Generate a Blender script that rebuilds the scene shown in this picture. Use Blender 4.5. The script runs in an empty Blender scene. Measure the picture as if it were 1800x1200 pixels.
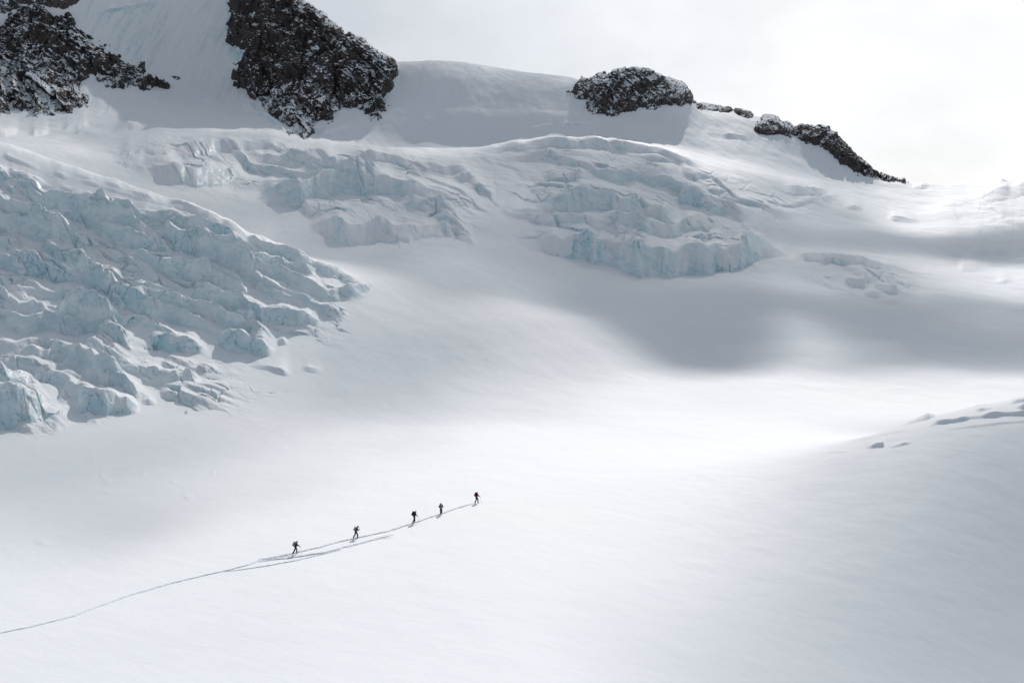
import bpy, bmesh, math, random
import numpy as np
from mathutils import Vector, Matrix
random.seed(4); np.random.seed(4)
R = math.radians
# ------------------------------------------------------------------ camera, sky, sun, exposure
F, VH, UC = 2500.0, 350.0, 900.0          # focal length in photo pixels, row of the horizon, centre column
SUN_EL, SUN_AZ = R(31), R(9)             # sun high beyond the ridge, a little to the right
SUN = Vector((math.sin(SUN_AZ)*math.cos(SUN_EL), math.cos(SUN_AZ)*math.cos(SUN_EL), math.sin(SUN_EL)))
scn = bpy.context.scene
cam = bpy.data.cameras.new('camera'); co = bpy.data.objects.new('camera', cam); scn.collection.objects.link(co)
cam.sensor_width = 36; cam.lens = F/1800*36; cam.clip_start = 1; cam.clip_end = 30000
cam.shift_y = (VH-600)/1800.0             # level camera with a shifted lens: verticals stay vertical
co.location = (0, 0, 0); co.rotation_euler = (R(90), 0, 0)
scn.camera = co
scn.render.engine = 'CYCLES'
try:
    scn.cycles.volume_bounces = 1; scn.cycles.max_bounces = 6; scn.cycles.diffuse_bounces = 4
    scn.cycles.transparent_max_bounces = 16
except Exception: pass
scn.view_settings.view_transform = 'Standard'; scn.view_settings.look = 'None'
scn.view_settings.exposure = 0.05; scn.view_settings.gamma = 1.0
w = bpy.data.worlds.new('World'); scn.world = w; w.use_nodes = True
nt = w.node_tree; nt.nodes.clear()
def N(nt, t, **k):
    n = nt.nodes.new(t)
    for a, b in k.items(): setattr(n, a, b)
    return n
def L(nt, a, b): nt.links.new(a, b)
out = N(nt, 'ShaderNodeOutputWorld'); bg = N(nt, 'ShaderNodeBackground')
sky = N(nt, 'ShaderNodeTexSky', sky_type='NISHITA'); sky.sun_disc = False
sky.sun_elevation = SUN_EL; sky.sun_rotation = SUN_AZ
sky.altitude = 3000
tc = N(nt, 'ShaderNodeTexCoord')
def vmath(op, a, b=None):
    n = N(nt, 'ShaderNodeVectorMath', operation=op); L(nt, a, n.inputs[0])
    if b is not None:
        if hasattr(b, 'is_output'): L(nt, b, n.inputs[1])
        else: n.inputs[1].default_value = b
    return n
sk = vmath('SCALE', sky.outputs[0]); sk.inputs['Scale'].default_value = 0.10
# broken high cloud: grey-white, brightest round the hidden sun
dt = vmath('DOT_PRODUCT', tc.outputs['Generated'], tuple(Vector((math.sin(R(20)), math.cos(R(20)), 0.18)).normalized()))
rp = N(nt, 'ShaderNodeValToRGB'); L(nt, dt.outputs['Value'], rp.inputs[0])
cr = rp.color_ramp; cr.elements[0].position = 0.0; cr.elements[0].color = (0.262, 0.304, 0.356, 1)
cr.elements[1].position = 1.0; cr.elements[1].color = (1.03, 1.03, 1.04, 1)
for p, c in ((0.55, (0.32, 0.365, 0.415, 1)), (0.84, (0.53, 0.57, 0.615, 1)), (0.95, (0.82, 0.835, 0.865, 1)), (0.985, (0.95, 0.95, 0.965, 1))):
    e = cr.elements.new(p); e.color = c
mp = N(nt, 'ShaderNodeMapping'); mp.inputs['Scale'].default_value = (7, 3, 12); mp.inputs['Rotation'].default_value = (0.2, 0.5, 0)
L(nt, tc.outputs['Generated'], mp.inputs[0])
nz = N(nt, 'ShaderNodeTexNoise'); nz.inputs['Scale'].default_value = 1.1; nz.inputs['Detail'].default_value = 5; nz.inputs['Roughness'].default_value = 0.55
L(nt, mp.outputs[0], nz.inputs['Vector'])
mr = N(nt, 'ShaderNodeMapRange'); L(nt, nz.outputs[0], mr.inputs[0])
mr.inputs[1].default_value = 0.3; mr.inputs[2].default_value = 0.7; mr.inputs[3].default_value = 0.90; mr.inputs[4].default_value = 1.08
cl = vmath('SCALE', rp.outputs[0]); L(nt, mr.outputs[0], cl.inputs['Scale'])
mx = N(nt, 'ShaderNodeMix', data_type='RGBA'); mx.inputs[0].default_value = 0.93
L(nt, sk.outputs[0], mx.inputs[6]); L(nt, cl.outputs[0], mx.inputs[7])
L(nt, mx.outputs[2], bg.inputs[0]); bg.inputs[1].default_value = 1.0
L(nt, bg.outputs[0], out.inputs[0])
sd = bpy.data.lights.new('sun', 'SUN'); sd.energy = 3.35; sd.angle = R(0.5); sd.color = (1.0, 0.955, 0.925)
so = bpy.data.objects.new('sun', sd); scn.collection.objects.link(so)
so.rotation_euler = SUN.to_track_quat('Z', 'Y').to_euler(); so.location = (300, 1200, 1500)

# ------------------------------------------------------------------ numeric noise
def _h(ix, iy, seed):
    n = (ix.astype(np.int64)*374761393 + iy.astype(np.int64)*668265263 + seed*974711) & 0x7fffffff
    n = ((n ^ (n >> 13))*1274126177) & 0x7fffffff
    n = ((n ^ (n >> 15))*668265263) & 0x7fffffff
    return (n ^ (n >> 16)) & 0xffff
def rnd(ix, iy, seed): return (_h(ix, iy, seed)/65536.0).astype(np.float32)
_A = np.cos(np.arange(256)*2*np.pi/256).astype(np.float32); _B = np.sin(np.arange(256)*2*np.pi/256).astype(np.float32)
def gn(x, y, seed=0):
    x = np.asarray(x, np.float32); y = np.asarray(y, np.float32)
    ix = np.floor(x).astype(np.int32); iy = np.floor(y).astype(np.int32)
    fx = x-ix; fy = y-iy
    sx = fx*fx*fx*(fx*(fx*6-15)+10); sy = fy*fy*fy*(fy*(fy*6-15)+10)
    def g(a, b):
        h = _h(ix+a, iy+b, seed) & 255
        return _A[h]*(fx-a)+_B[h]*(fy-b)
    return ((g(0,0)*(1-sx)+g(1,0)*sx)*(1-sy)+(g(0,1)*(1-sx)+g(1,1)*sx)*sy)*1.5
def fbm(x, y, o=4, seed=0, gain=.5, lac=2.03):
    r = 0; a = 1.0
    for i in range(o):
        r = r+a*gn(x, y, seed+i*17); a *= gain; x = x*lac+3.1; y = y*lac-1.7
    return r
def ridged(x, y, o=5, seed=0, gain=.55, lac=2.1):
    r = 0; a = 1.0; t = 0; wgt = 1.0
    for i in range(o):
        n = 1-np.abs(gn(x, y, seed+i*31)); n = n*n*wgt
        wgt = np.clip(n*1.6, 0, 1)
        r = r+a*n; t += a; a *= gain; x = x*lac+5.2; y = y*lac+2.3
    return r/t
def voro(x, y, seed=0, jit=.9):
    ix = np.floor(x).astype(np.int32); iy = np.floor(y).astype(np.int32)
    f1 = np.full(x.shape, 9., np.float32); f2 = f1.copy(); cx = np.zeros_like(f1); cy = np.zeros_like(f1); idv = np.zeros(x.shape, np.float32)
    for a in (-1, 0, 1):
        for b in (-1, 0, 1):
            jx = ix+a; jy = iy+b
            px = jx+.5+(rnd(jx, jy, seed)-.5)*jit; py = jy+.5+(rnd(jx, jy, seed+7)-.5)*jit
            d = np.hypot(px-x, py-y); nw = d < f1
            f2 = np.where(nw, f1, np.minimum(f2, d))
            f1 = np.where(nw, d, f1); cx = np.where(nw, px, cx); cy = np.where(nw, py, cy)
            idv = np.where(nw, rnd(jx, jy, seed+13), idv)
    return f1, f2, x-cx, y-cy, idv
def facets(x, y, seed, grad=1.0):
    '''angular relief: every cell is its own tilted plane'''
    f1, f2, dx, dy, idv = voro(x, y, seed, .95)
    k = (idv*65536).astype(np.int32); z = np.zeros_like(k)
    return (rnd(k, z, 3)-.5)*.9+(dx*(rnd(k, z, 4)-.5)+dy*(rnd(k, z, 5)-.5))*2*grad, f2-f1
def sst(a, b, x):
    t = np.clip((x-a)/(b-a), 0, 1); return t*t*(3-2*t)
def polysd(u, v, poly):                       # signed distance to a polygon, positive inside
    p = np.array(poly, np.float32); q = np.roll(p, -1, 0)
    d = np.full(u.shape, 1e9, np.float32); ins = np.zeros(u.shape, bool)
    for (x0, y0), (x1, y1) in zip(p, q):
        ex, ey = x1-x0, y1-y0
        t = np.clip(((u-x0)*ex+(v-y0)*ey)/(ex*ex+ey*ey+1e-9), 0, 1)
        d = np.minimum(d, (u-x0-t*ex)**2+(v-y0-t*ey)**2)
        if y0 != y1:
            c = ((y0 > v) != (y1 > v)) & (u < (x1-x0)*(v-y0)/(y1-y0)+x0)
            ins ^= c
    return np.where(ins, 1, -1)*np.sqrt(d)

# ------------------------------------------------------------------ the lie of the land: profile lines from near to far
# each line: (column, row, distance) seen from the viewpoint; between lines the ground is interpolated smoothly
LINES = [
 [(-900,3450,40),(0,3450,40),(900,3450,40),(1800,3300,50),(2700,3100,54)],
 [(-900,1210,145),(0,1210,145),(500,1205,146),(900,1200,147),(1300,1200,157),(1800,1200,172),(2700,1150,190)],
 [(-900,1190,148),(0,1110,165),(519,973,201),(835,883,235),(1100,828,262),(1300,806,272),(1400,799,270),(1500,776,268),(1600,742,270),(1700,716,274),(1800,698,278),(2000,660,285),(2700,600,300)],
 [(-900,950,215),(0,930,218),(519,850,255),(835,800,285),(1100,765,312),(1300,762,318),(1400,770,312),(1500,772,312),(1600,752,322),(1700,728,340),(1800,712,355),(2000,680,380),(2700,640,420)],
 [(-900,800,285),(0,795,288),(300,765,308),(600,740,332),(900,712,362),(1200,655,428),(1400,638,450),(1600,652,432),(1800,668,410),(2700,680,400)],
 [(-900,610,380),(0,600,386),(300,620,385),(450,608,398),(600,585,415),(900,560,450),(1200,560,505),(1400,545,525),(1600,560,520),(1800,575,515),(2700,590,520)],
 [(-900,440,470),(0,420,472),(150,430,466),(300,455,452),(450,500,440),(600,535,440),(750,522,480),(900,512,508),(1050,518,545),(1200,515,565),(1350,500,585),(1500,505,590),(1650,512,590),(1800,530,590),(2700,540,590)],
 [(-900,180,600),(0,248,562),(150,300,537),(300,352,508),(450,422,484),(560,470,470),(640,502,468),(700,492,500),(780,482,530),(900,472,562),(1050,482,590),(1200,487,610),(1350,474,620),(1500,474,632),(1650,492,632),(1800,502,632),(2700,500,640)],
 [(-900,200,700),(0,268,665),(150,318,655),(300,368,640),(450,430,600),(560,455,570),(640,455,560),(750,445,580),(900,420,625),(1050,425,655),(1200,435,680),(1350,440,692),(1500,440,705),(1650,452,722),(1800,462,722),(2700,450,740)],
 [(-900,170,800),(0,246,765),(150,268,760),(300,302,742),(450,355,722),(600,375,705),(750,368,705),(900,350,722),(1050,350,742),(1200,372,772),(1350,392,792),(1500,404,800),(1600,418,800),(1700,410,815),(1800,396,820),(2700,330,850)],
 [(-900,130,880),(0,226,860),(100,240,880),(200,242,880),(300,240,880),(450,243,880),(530,250,880),(600,258,880),(700,265,880),(800,262,880),(900,252,880),(1000,247,880),(1100,252,880),(1200,275,880),(1350,312,900),(1500,345,930),(1600,362,945),(1700,350,960),(1800,338,965),(2700,260,1000)],
 [(-900,110,940),(0,212,920),(100,218,935),(300,226,940),(450,236,940),(530,246,940),(600,256,945),(700,266,960),(800,264,970),(900,256,975),(1000,252,975),(1100,254,968),(1200,262,960),(1350,292,962),(1500,328,990),(1600,336,1000),(1700,340,1000),(1800,330,1005),(2700,240,1040)],
 [(-900,20,1060),(0,120,1050),(150,150,1050),(300,160,1110),(400,160,1120),(450,160,1110),(600,175,1050),(700,190,1040),(750,188,1032),(900,195,1030),(1050,195,1022),(1200,225,1005),(1350,264,1005),(1500,308,1012),(1600,330,1020),(1700,333,1020),(1800,325,1025),(2700,220,1080)],
 [(-900,-160,1180),(0,-60,1170),(150,-60,1190),(300,-50,1250),(400,-60,1250),(450,-75,1200),(500,-30,1185),(530,4,1180),(570,28,1160),(600,54,1150),(640,80,1130),(680,106,1112),(700,112,1125),(750,106,1130),(800,109,1132),(900,122,1130),(1000,135,1115),(1030,143,1085),(1050,136,1080),(1070,132,1080),(1100,126,1078),(1150,130,1075),(1180,145,1070),(1205,156,1095),(1225,183,1105),(1245,187,1105),(1300,196,1105),(1325,204,1103),(1345,209,1100),(1370,211,1096),(1395,226,1092),(1420,224,1088),(1450,228,1083),(1470,241,1078),(1490,259,1070),(1510,281,1060),(1530,299,1045),(1550,311,1045),(1600,322,1045),(1660,326,1045),(1740,325,1045),(1800,320,1045),(2000,290,1060),(2700,190,1120)],
 [(-900,200,1500),(0,250,1500),(700,300,1450),(1200,350,1400),(1800,420,1400),(2700,400,1450)],
]
UT = np.arange(-920, 2721, 2.0)
_VT = []; _DT = []
for i, ln in enumerate(LINES):
    a = np.array(ln, float)
    vv = np.interp(UT, a[:,0], a[:,1]); dd = np.interp(UT, a[:,0], np.log(a[:,2]))
    sg = 3 if i == 13 else 22
    k = np.exp(-.5*(np.arange(-3*sg, 3*sg+1)/sg)**2); k /= k.sum()
    pad = lambda z: np.pad(z, 3*sg, mode='edge')
    _VT.append(np.convolve(pad(vv), k, 'valid')); _DT.append(np.convolve(pad(dd), k, 'valid'))
VT = np.array(_VT); DT = np.array(_DT); K = len(LINES)
def pslopes(y):
    d = np.diff(y, axis=0); m = np.zeros_like(y)
    a, b = d[:-1], d[1:]
    m[1:-1] = np.where(a*b > 0, 2*a*b/(a+b+1e-12*np.sign(a+b)), 0)
    m[0] = d[0]; m[-1] = d[-1]
    return m
def base(U, S):
    """U columns (nu), S line parameter (ns) -> V, D arrays (ns, nu)"""
    res = []
    i = np.clip(np.floor(S).astype(int), 0, K-2); t = S-i
    if S.ndim == 1: t = t[:, None]
    cc = np.arange(len(U))[None, :]
    for T in (VT, DT):
        y = np.array([np.interp(U, UT, T[k]) for k in range(K)]); m = pslopes(y)
        y0, y1, m0, m1 = (y[i], y[i+1], m[i], m[i+1]) if S.ndim == 1 else (y[i, cc], y[i+1, cc], m[i, cc], m[i+1, cc])
        h00 = 2*t**3-3*t**2+1; h10 = t**3-2*t**2+t; h01 = -2*t**3+3*t**2; h11 = t**3-t**2
        res.append(h00*y0+h10*m0+h01*y1+h11*m1)
    return res[0].astype(np.float32), np.exp(res[1]).astype(np.float32)

# steps in the ice: base line of each face as (column, row, face height in the same units), fall-off behind, rise width
STEPS = [
 # near blocks at the foot of the left icefall
 ([(-120,772,70),(0,756,60),(40,752,48),(66,750,28),(84,742,0)], 30, 5),
 ([(132,726,0),(140,729,26),(180,733,36),(222,729,30),(236,727,14),(250,722,0)], 22, 4),
 ([(248,712,0),(262,712,8),(276,710,0)], 8, 2),
 ([(-100,706,30),(0,700,28),(40,690,18),(80,682,0)], 20, 4),
 ([(130,668,0),(150,672,18),(170,676,26),(215,679,28),(229,677,0)], 18, 3),
 ([(60,668,0),(100,664,10),(140,655,16),(170,645,0)], 14, 3),
 ([(240,668,0),(270,676,12),(320,682,18),(345,681,14),(360,676,0)], 14, 3),
 ([(335,655,0),(360,660,9),(386,660,0)], 8, 2),
 ([(250,600,0),(280,612,20),(330,622,24),(372,622,0)], 18, 3),
 ([(372,596,0),(388,612,26),(420,624,34),(455,629,30),(480,628,18),(487,622,0)], 26, 3),
 ([(484,606,0),(496,608,9),(508,606,0)], 7, 2),
 ([(430,646,0),(470,652,5),(500,661,9),(518,660,0)], 16, 2),
 ([(526,652,0),(542,655,5),(554,657,4),(572,656,0)], 7, 3),
 ([(150,600,0),(175,606,18),(215,618,22),(240,630,0)], 16, 3),
 ([(20,628,0),(60,640,16),(120,650,22),(170,660,14),(190,664,0)], 18, 3),
 ([(320,528,0),(345,540,24),(400,560,30),(450,572,32),(500,576,22),(540,574,24),(558,573,18),(568,566,0)], 26, 3),
 ([(180,520,0),(215,540,26),(260,560,28),(330,580,26),(372,590,12),(400,600,0)], 22, 4),
 ([(90,560,0),(120,575,34),(150,588,42),(200,592,34),(215,590,0)], 24, 4),
 ([(225,452,0),(250,470,24),(300,490,30),(360,505,30),(420,520,20),(448,528,0)], 24, 3),
 ([(270,420,0),(300,440,24),(380,478,34),(440,500,34),(500,506,26),(540,524,24),(590,532,18),(614,530,0)], 30, 4),
 ([(420,430,0),(450,448,18),(500,470,24),(560,492,20),(620,503,8),(644,504,0)], 18, 4),
 ([(120,470,0),(150,500,38),(170,520,44),(200,520,26),(218,516,0)], 26, 4),
 ([(-60,470,26),(0,478,26),(60,490,22),(120,500,0)], 24, 5),
 ([(-60,400,34),(0,410,36),(60,428,34),(110,440,28),(150,452,0)], 26, 4),
 ([(-60,545,18),(0,552,18),(60,570,22),(100,580,0)], 22, 5),
 ([(150,405,0),(180,420,26),(230,440,28),(290,452,20),(310,456,0)], 22, 4),
 ([(60,360,0),(100,380,22),(160,396,26),(230,415,24),(280,432,0)], 24, 5),
 ([(230,385,0),(270,400,20),(340,425,26),(400,450,26),(440,462,0)], 24, 5),
 ([(-60,330,18),(0,335,20),(50,350,18),(90,362,0)], 20, 6),
 ([(280,372,0),(330,392,12),(380,418,14),(430,436,10),(450,444,0)], 14, 5),
 ([(-80,262,2),(0,280,3),(80,306,2),(160,330,4),(260,362,2),(340,392,0)], 10, 3),
 ([(-60,302,5),(20,322,7),(120,345,3),(220,378,5),(300,405,0)], 12, 4),
 ([(100,300,0),(200,334,3),(300,370,4),(400,412,2),(480,444,0)], 8, 2.5),
 ([(300,392,0),(360,415,7),(440,450,7),(520,478,5),(570,492,0)], 10, 3),
 # middle icefall
 ([(538,404,0),(560,412,18),(600,428,34),(650,432,34),(700,432,26),(740,426,18),(780,420,14),(812,412,0)], 24, 5),
 ([(450,352,0),(480,362,20),(520,368,34),(560,356,44),(620,342,34),(680,346,30),(740,358,22),(800,366,12),(860,372,0)], 26, 5),
 ([(520,318,0),(550,330,22),(590,338,30),(650,330,22),(690,336,0)], 18, 4),
 ([(760,412,0),(785,416,12),(812,414,0)], 8, 3),
 ([(690,355,0),(730,372,16),(790,384,10),(850,384,0)], 14, 4),
 # right-hand icefall
 ([(930,432,0),(960,446,18),(1010,456,36),(1060,470,44),(1120,486,50),(1170,492,54),(1200,484,46),(1250,482,48),(1300,474,46),(1330,464,32),(1360,456,12),(1400,456,0)], 34, 5),
 ([(936,376,0),(970,378,20),(1020,380,32),(1080,384,32),(1130,392,28),(1170,402,20),(1200,410,0)], 26, 4),
 ([(1050,402,0),(1080,410,20),(1130,424,24),(1180,428,24),(1230,420,22),(1280,416,0)], 18, 4),
 ([(1170,368,0),(1200,374,14),(1240,382,16),(1290,392,14),(1330,398,0)], 16, 5),
 ([(940,310,0),(975,326,14),(1020,326,16),(1060,318,0)], 14, 4),
 ([(790,316,0),(815,322,12),(850,318,0)], 10, 3),
 ([(1370,336,0),(1400,346,9),(1430,348,10),(1462,340,0)], 10, 5),
 # upper terraces
 ([(200,270,0),(260,284,12),(300,290,14),(350,282,16),(420,272,14),(500,268,8),(560,268,0)], 22, 5),
 ([(250,300,0),(300,326,18),(340,334,22),(390,328,18),(440,312,0)], 24, 6),
 ([(420,285,0),(470,292,14),(540,298,14),(600,296,0)], 16, 5),
 ([(600,282,0),(650,292,14),(720,302,12),(780,310,8),(860,312,0)], 14, 4),
 ([(840,276,0),(900,270,10),(960,264,14),(1050,266,16),(1120,272,14),(1190,286,10),(1240,300,0)], 16, 3),
 ([(870,288,0),(930,284,9),(1000,282,8),(1060,284,0)], 9, 3),
 ([(1230,236,0),(1280,244,5),(1340,250,0)], 10, 3),
 ([(1300,268,0),(1350,274,4),(1400,282,0)], 8, 3),
 # crevassed roll at the far right
 ([(1360,452,0),(1400,458,5),(1440,464,14),(1500,474,16),(1560,482,9),(1616,486,0)], 12, 3),
 ([(1478,494,0),(1495,507,13),(1520,510,13),(1530,508,0)], 10, 3),
 ([(1528,500,0),(1550,514,12),(1575,523,14),(1586,516,0)], 10, 3),
 ([(1514,520,0),(1526,524,5),(1540,526,6),(1552,526,0)], 6, 2),
 ([(1600,405,0),(1650,404,5),(1700,400,8),(1760,388,11),(1800,378,12),(1900,350,12)], 34, 20),
 ([(1690,372,0),(1730,368,5),(1770,360,7),(1800,352,7),(1900,330,7)], 16, 6),
 ([(1556,385,0),(1570,389,7),(1590,390,5),(1620,392,0)], 8, 2),
 ([(1480,368,0),(1500,371,6),(1520,372,0)], 8, 2),
 ([(1730,497,0),(1765,499,3.5),(1800,492,4),(1850,484,0)], 8, 2),
 ([(1740,462,0),(1800,462,3),(1850,460,0)], 5, 2),
 ([(1600,448,0),(1640,452,3),(1720,450,4),(1850,446,0)], 12, 4),
 ([(1610,486,0),(1680,482,4),(1800,470,4),(1900,462,0)], 16, 6),
 ([(1735,336,0),(1760,334,6),(1800,326,6),(1850,320,0)], 8, 3),
 ([(1600,334,0),(1620,334,5),(1636,332,0)], 6, 2),
 # bergschrund and slots under the headwall and the left peak
 ([(690,200,0),(740,212,5),(790,222,6),(830,228,0)], 8, 2),
 ([(820,250,0),(900,246,3),(960,226,3),(1020,222,5),(1060,216,0)], 6, 2),
 ([(-60,236,12),(0,238,11),(26,234,7),(40,226,0)], 20, 3),
 ([(30,238,0),(60,240,6),(100,236,6),(140,229,5),(175,222,0)], 14, 2),
 ([(60,256,0),(90,250,5),(150,238,4),(190,236,0)], 8, 2),
 ([(190,232,0),(225,228,9),(262,225,0)], 8, 2),
 ([(340,175,0),(365,181,5),(395,182,0)], 8, 2),
 ([(415,180,0),(440,196,7),(470,214,9),(500,236,9),(510,240,0)], 8, 2),
 ([(548,240,0),(570,242,9),(600,232,8),(625,224,0)], 8, 2),
 ([(150,36,0),(200,22,3),(250,10,4),(290,4,0)], 6, 2),
 # small wind lips on the open snow
 ([(172,838,0),(180,840,.9),(187,842,0)], 4, 1),([(178,849,0),(190,851,.9),(200,855,0)], 4, 1),([(174,862,0),(190,868,.8),(210,870,0)], 4, 1),([(318,873,0),(330,878,1.3),(343,877,0)], 5, 1),([(58,954,0),(75,958,1.3),(93,958,0)], 5, 1),([(-5,965,0),(12,966,.8),(28,965,0)], 4, 1),([(368,834,0),(374,835,.8),(382,834,0)], 4, 1),([(296,848,0),(304,850,.8),(314,846,0)], 4, 1),([(230,832,0),(250,836,.7),(262,832,0)], 4, 1),([(150,806,0),(165,808,.7),(178,806,0)], 4, 1),
 # broken lips along the near dome
 ([(1530,760,0),(1550,756,3),(1572,748,5),(1582,744,0)], 6, 1.2),
 ([(1574,752,0),(1600,745,4),(1630,738,7),(1650,732,0)], 7, 1.2),
 ([(1622,752,0),(1650,746,5),(1690,741,6),(1704,738,3),(1740,734,6),(1800,730,6),(1900,722,0)], 8, 1.2),
 ([(1712,724,0),(1725,724,5),(1745,722,0)], 5, 1),
 ([(1690,722,0),(1720,716,2),(1745,712,0)], 4, 1),
 ([(1778,720,0),(1800,722,8),(1860,712,8),(1900,700,0)], 6, 1),
 ([(1772,712,0),(1790,709,5),(1830,702,5),(1860,696,0)], 5, 1),
 ([(1440,788,0),(1500,776,1.5),(1560,764,1.5),(1620,752,0)], 6, 1.2),
 ([(1640,760,0),(1720,750,1.6),(1800,742,1.6),(1900,732,0)], 6, 1.2),
 ([(1575,742,0),(1610,732,2.5),(1640,724,3),(1665,718,0)], 5, 1),
 ([(1520,790,0),(1535,787,5),(1552,784,6),(1556,781,0)], 5, 1),
 ([(1560,788,0),(1590,782,3),(1604,779,0)], 4, 1),
 ([(1455,797,0),(1480,795,1.2),(1500,792,0)], 3, 1),
]
ICE = [[(-200,280),(0,298),(110,332),(250,378),(400,422),(540,474),(648,502),(620,540),(575,580),(500,640),(380,690),(270,725),(90,755),(-200,780)],
       [(200,262),(330,248),(520,262),(700,275),(860,318),(880,372),(820,425),(700,440),(580,440),(520,400),(440,350),(300,340),(230,300)],
       [(840,268),(1050,255),(1200,285),(1330,330),(1470,345),(1440,370),(1330,400),(1400,455),(1320,480),(1170,500),(1050,475),(930,440),(900,380),(880,320)],
       [(1340,440),(1500,462),(1620,485),(1590,530),(1500,520),(1400,470)],
       [(1590,380),(1720,345),(2700,200),(2700,420),(1700,420)]]
def detail(U2, V, D, S2):
    """height added to the smooth ground, in photo pixels (times D/F gives metres)"""
    h = np.zeros(V.shape, np.float32)
    X = (U2-UC)/F*D; Y = D
    # wind-worked snow: long low undulations, finer further up
    amp = sst(250, 420, D)
    h += fbm(X/38, Y/60, 3, 3)*(0.9+1.7*amp)
    h += fbm((X+.4*Y)/9, (Y-.3*X)/14, 3, 51)*(0.09+.42*amp)
    h += fbm(X/6.5+Y/30, Y/8.5, 3, 61)*.75*(1-sst(280, 420, D))*(.45+.55*sst(1000, 1400, U2))
    m = np.zeros_like(h)
    wu = U2+fbm(U2/60, V/30, 3, 91)*16; wv = V+fbm(U2/60+9, V/30, 3, 92)*9
    th = R(24)
    q0 = -(V*math.cos(th)*1.1-U2*math.sin(th))/56+1.3*(fbm(U2/210, V/90, 3, 5)*.5+fbm(U2/60, V/30, 2, 6)*.16)
    r0 = np.floor(q0); r0 = rnd(r0.astype(np.int32), np.zeros(V.shape, np.int32), 8)
    for i, p in enumerate(ICE):
        sdist = polysd(wu, wv, p)
        if i == 0:                             # the fins run out into the snow to different lengths
            sdist = sdist+(r0-.62)*110*sst(150, 400, U2)*sst(20, 70, V-(262+.39*U2))
        m = np.maximum(m, sst(-12, 36 if i != 3 else 14, sdist)*(1.0, .56, .56, .4, .12)[i])
    m *= (S2 < 11.2)*(S2 > 3.5)
    behind = (U2 < 660) & (S2 > 7.0)          # lee side of the left icefall stays smooth
    front = (U2 < 690) & (S2 <= 7.02)
    lee = behind*(1-sst(8.6, 9.0, S2))
    m = m*(1-lee)
    # long fins running down to the right, steep towards the viewer
    th = R(24)
    zone = None
    for per, am, sdn in ((56, 25, 5), (23, 6.5, 23)):
        wq = fbm(U2/210, V/90, 3, sdn)*.5+fbm(U2/60, V/30, 2, sdn+1)*.16
        q = -(V*math.cos(th)*1.1-U2*math.sin(th))/per+wq*1.3
        row = np.floor(q); t = q-row
        rr = rnd(row.astype(np.int32), np.zeros_like(row, np.int32), sdn+3)
        along = (U2*math.cos(th)+V*math.sin(th))/(per*4.4)+rr*17
        br = gn(along, row*3.7+.3, sdn+4)
        A = np.clip(.55+br*1.1, 0, 1.25)
        if zone is None: zone = 1-.88*sst(.38, .66, t)*(1-sst(.93, 1.0, t)); m0 = m; m = m*np.where(U2 < 690, zone, .4+.6*zone); A0 = A
        prof = np.clip(t/.17, 0, 1)**.8*(1-sst(.10, 1.0, t))*(t < 1)
        h += (m0 if per > 40 else m)*am*A*prof
    # fractured blocks, each with its own tilt, parted by cracks
    for per, am, sdn in ((40, 13, 101), (17, 5.4, 151)):
        wx = fbm(U2/per/2, V/per, 2, sdn+2)*.35
        x_, y_ = (U2*.93+V*.45)/per/1.7+wx, (V*2.0-U2*.75)/per+wx
        fh, gap = facets(x_, y_, sdn, .8)
        keep = sst(-.10, .30, gn(U2/95+3, V/45, sdn+5)+.35*np.exp(-(((U2-130)/170)**2+((V-490)/110)**2)))
        h += m*(fh*am*sst(0, .10, gap)-np.exp(-(gap/.05)**2)*am*.9)*(.06+.94*keep)*np.where(U2 < 690, .72, 1)
    # the individual faces
    jag = fbm(U2/44, V/50, 3, 71)*5
    for pts, back, rise in STEPS:
        a = np.array(pts, np.float32)
        u0, u1 = a[0,0], a[-1,0]; v0, v1 = a[:,1].min()-back*4-10, a[:,1].max()+12
        ci = np.where((U2[0] > u0) & (U2[0] < u1))[0]
        if len(ci) == 0: continue
        sl = slice(ci[0], ci[-1]+1)
        uu, vv, ss = U2[:, sl], V[:, sl], S2[:, sl]
        um = .5*(u0+u1); vm = a[:,1].mean()
        big = min(1.0, a[:,2].max()/18)
        vb = np.interp(uu, a[:,0], a[:,1])+jag[:, sl]*big
        A = np.interp(uu, a[:,0], a[:,2])*(1+.35*fbm(uu/48, vv*0+um, 2, 77)*big)
        # notches across the face
        d0 = vb-vv
        f = np.abs(gn(uu/(26+rise*5)+d0*.02, vv*0+vm*.37, 33)); notch = 1-.2*np.exp(-(f/.045)**2)*big*sst(0, .3, gn(uu/60, vv*0+vm, 35))
        d = vb-vv
        rise = rise*1.5
        rr_ = rise*1.35; tt_ = np.clip(d/rr_, 0, 1)
        L_ = u1-u0; tp = min(max(8, .32*L_), 30) if (um < 1300 and vm < 690) else (.26*L_ if vm < 690 else max(5, .14*L_))
        if vm > 690 and um > 1400: A = A*(1.25+.6*gn(uu/30, vv*0+vm, 39))
        if a[:,2].max() < 8 and L_ > 80 and vm < 690: A = A*(.15+.95*sst(-.3, .25, gn(uu/38, vv*0+vm*.61, 37)))
        A = A*sst(u0, u0+tp, uu)*(1-sst(u1-tp, u1, uu))*(.9 if (um > 440 and vm < 500 and um < 1340) else 1)
        pr = tt_**.75*np.exp(-np.maximum(d-rr_, 0)/back)
        lo, hi = 2.0, 13.0
        if u1 < 660 and vm > 250+(um*.39 if um > 0 else 0) and not (um > 200 and vm < 345): hi = 7.0
        elif vm < 690: lo = 4.0 if um > 1300 else (7.02 if um < 700 else 5.0)
        g = (ss >= lo) & (ss <= hi)
        if hi == 7.0:                          # fins lean away behind the crest instead of ending
            g = (ss >= lo)*(1-sst(7.0, 7.5, ss))
        if um > 1400 and vm > 690: g = (ss > 1.0)*(1-sst(2.0, 2.3, ss))
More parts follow.
